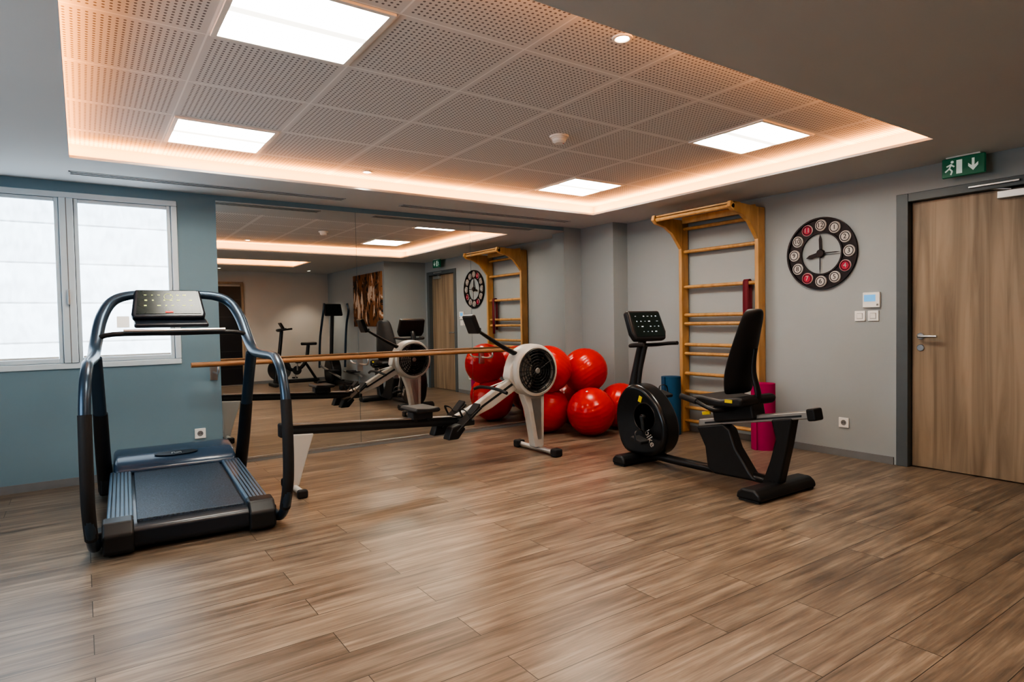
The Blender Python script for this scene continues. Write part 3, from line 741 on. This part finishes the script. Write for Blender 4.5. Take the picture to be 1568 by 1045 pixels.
prof = [(.66, .15, -.29), (.70, .17, -.30), (.80, .175, -.30), (.92, .165, -.33), (1.05, .145, -.365), (1.17, .125, -.40), (1.235, .105, -.42), (1.26, .07, -.425)]
nx = 9
for side in (0, 1):
    for (z, hw, y) in prof:
        for k in range(nx):
            u = -1+2*k/(nx-1)
            th = .045*(1-abs(u)**4)*(.35 if z in (.66, 1.26) else 1)+.008
            yy = y+.035*u*u+(th/2 if side == 0 else -th/2)
            V.append((hw*u, yy, z))
n1 = len(prof)*nx
for i in range(len(prof)-1):
    for k in range(nx-1):
        a = i*nx+k
        F.append((a, a+1, a+nx+1, a+nx)); F.append((n1+a, n1+a+nx, n1+a+nx+1, n1+a+1))
    F.append((i*nx, (i+1)*nx, n1+(i+1)*nx, n1+i*nx)); F.append((i*nx+nx-1, n1+i*nx+nx-1, n1+(i+1)*nx+nx-1, (i+1)*nx+nx-1))
for k in range(nx-1):
    F.append((k, n1+k, n1+k+1, k+1)); j = (len(prof)-1)*nx+k; F.append((j, j+1, n1+j+1, n1+j))
o = mk(g, 'backrest_pad', V, F, m_leather, ang=80); sb = o.modifiers.new('sub', 'SUBSURF'); sb.levels = 2; sb.render_levels = 2
tube(g, 'backrest_strut', m_black, [(0, -.34, .54), (0, -.42, .64), (0, -.385, .82), (0, -.40, .98)], [.035, .03, .026, .018], sub=5, flat=.6)
box(g, 'adjust_lever', m_yellow, (-.10, -.06, .505), (.012, .07, .025), (-10, 0, 0), bevel=.004)
box(g, 'seat_tag', m_yellow, (-.207, -.33, .625), (.004, .06, .022), bevel=0)
for s in (-1, 1):
    tube(g, 'side_handle_%d' % (s+2), m_black, [(s*.05, -.28, .56), (s*.22, -.26, .555), (s*.265, -.20, .575), (s*.27, -.08, .62), (s*.27, .02, .635)], .015, sub=6)
    tube(g, 'side_grip_%d' % (s+2), m_rubber, [(s*.269, -.11, .61), (s*.27, .03, .637)], .021, sub=1)

# ------------------------------------------------------------------ elliptical (rear, seen in mirror)
g = group('elliptical_trainer', (4.12, -.15, 0), R(180))
box(g, 'front_base', m_black, (0, .62, .04), (.55, .10, .08), bevel=.02); box(g, 'rear_base', m_black, (0, -.62, .04), (.50, .10, .08), bevel=.02)
tube(g, 'spine', m_black, [(0, .6, .08), (0, -.6, .08)], .04, sub=1)
extr(g, 'drive_housing', m_blackg, [(.66, .06), (.74, .25), (.68, .46), (.52, .56), (.32, .50), (.22, .32), (.26, .12), (.40, .06)], 'x', -.10, .10, bevel=.04, seg=4, sub=3)
tube(g, 'mast', m_dgrey, [(0, .55, .5), (0, .48, 1.0), (0, .42, 1.40)], .035, sub=4)
box(g, 'console', m_black, (0, .38, 1.50), (.36, .05, .26), (-25, 0, 0), bevel=.02); box(g, 'console_screen', m_screen, (0, .352, 1.512), (.28, .01, .18), (-25, 0, 0), bevel=0)
for s in (-1, 1):
    tube(g, 'moving_arm_%d' % (s+2), m_frame, [(s*.22, .50+s*.12, .35), (s*.24, .42+s*.06, .9), (s*.25, .30, 1.25), (s*.25, .18, 1.48), (s*.23, .20, 1.62)], .022, sub=5)
    tube(g, 'pedal_link_%d' % (s+2), m_alu, [(s*.20, .50+s*.12, .33+s*.06), (s*.20, -.55, .22)], .022, sub=1)
    box(g, 'footplate_%d' % (s+2), m_rubber, (s*.20, -.12, .31+s*.02), (.16, .36, .03), bevel=.01)
# upright bike (rear, seen in mirror)
g = group('upright_exercise_bike', (3.55, -1.15, 0), R(90))
box(g, 'front_foot', m_black, (0, .45, .035), (.48, .09, .07), bevel=.02); box(g, 'rear_foot', m_black, (0, -.45, .035), (.48, .09, .07), bevel=.02)
tube(g, 'spine', m_black, [(0, .45, .08), (0, -.45, .08)], .035, sub=1)
lathe(g, 'flywheel', m_dgrey, [(0, -.012), (.20, -.012), (.225, -.02), (.225, .02), (.20, .012), (0, .012)], (0, .33, .33), 'x', 40)
tube(g, 'head_tube', m_black, [(0, .42, .10), (0, .33, .6), (0, .27, 1.10)], .035, sub=4)
tube(g, 'frame_tube', m_black, [(0, .36, .5), (0, .05, .30), (0, -.18, .45), (0, -.25, .80)], .035, sub=5)
tube(g, 'rear_stay', m_black, [(0, -.2, .42), (0, -.40, .09)], .026, sub=1)
tube(g, 'handlebar', m_rubber, [(-.20, .12, 1.14), (-.21, .30, 1.12), (0, .33, 1.10), (.21, .30, 1.12), (.20, .12, 1.14)], .018, sub=5)
box(g, 'display', m_black, (0, .27, 1.20), (.18, .03, .14), (-30, 0, 0), bevel=.01)
extr(g, 'saddle', m_leather, [(-.11, -.40), (.11, -.40), (.09, -.28), (.03, -.18), (.02, -.10), (-.02, -.10), (-.03, -.18), (-.09, -.28)], 'z', .80, .86, bevel=.02, seg=3)
cyl(g, 'chainring', m_dgrey, (.045, 0, .30), .09, .01, 'x')
for s in (-1, 1):
    box(g, 'crank_%d' % (s+2), m_alu, (s*.07, 0, .30+s*.08), (.015, .025, .17), bevel=.004); box(g, 'pedal_%d' % (s+2), m_rubber, (s*.13, 0, .30+s*.16), (.10, .09, .025), bevel=.006)

# ------------------------------------------------------------------ world + camera
w = bpy.data.worlds.new('sky'); S.world = w; w.use_nodes = True
bg = w.node_tree.nodes['Background']; sk = w.node_tree.nodes.new('ShaderNodeTexSky'); sk.sky_type = 'HOSEK_WILKIE'
w.node_tree.links.new(sk.outputs[0], bg.inputs[0]); bg.inputs[1].default_value = .5

cam = bpy.data.cameras.new('camera'); co = bpy.data.objects.new('camera', cam); COL.objects.link(co)
cam.sensor_width = 36; cam.lens = 36*953.5/1568; cam.clip_start = .02
r_ = Vector((.8225, -.5685, -.0182)); f_ = Vector((.5679, .8226, -.0309)).normalized()
r_ = (r_-f_*r_.dot(f_)).normalized(); u_ = r_.cross(f_)
mt = Matrix.Identity(4)
for i, c in enumerate((r_, u_, -f_)):
    for j in range(3): mt[j][i] = c[j]
mt.translation = (0, 0, 1.2)
co.matrix_world = mt
S.camera = co
S.view_settings.view_transform = 'AgX'
try: S.view_settings.look = 'AgX - High Contrast'
except Exception as ex: print(ex)
S.view_settings.exposure = .48
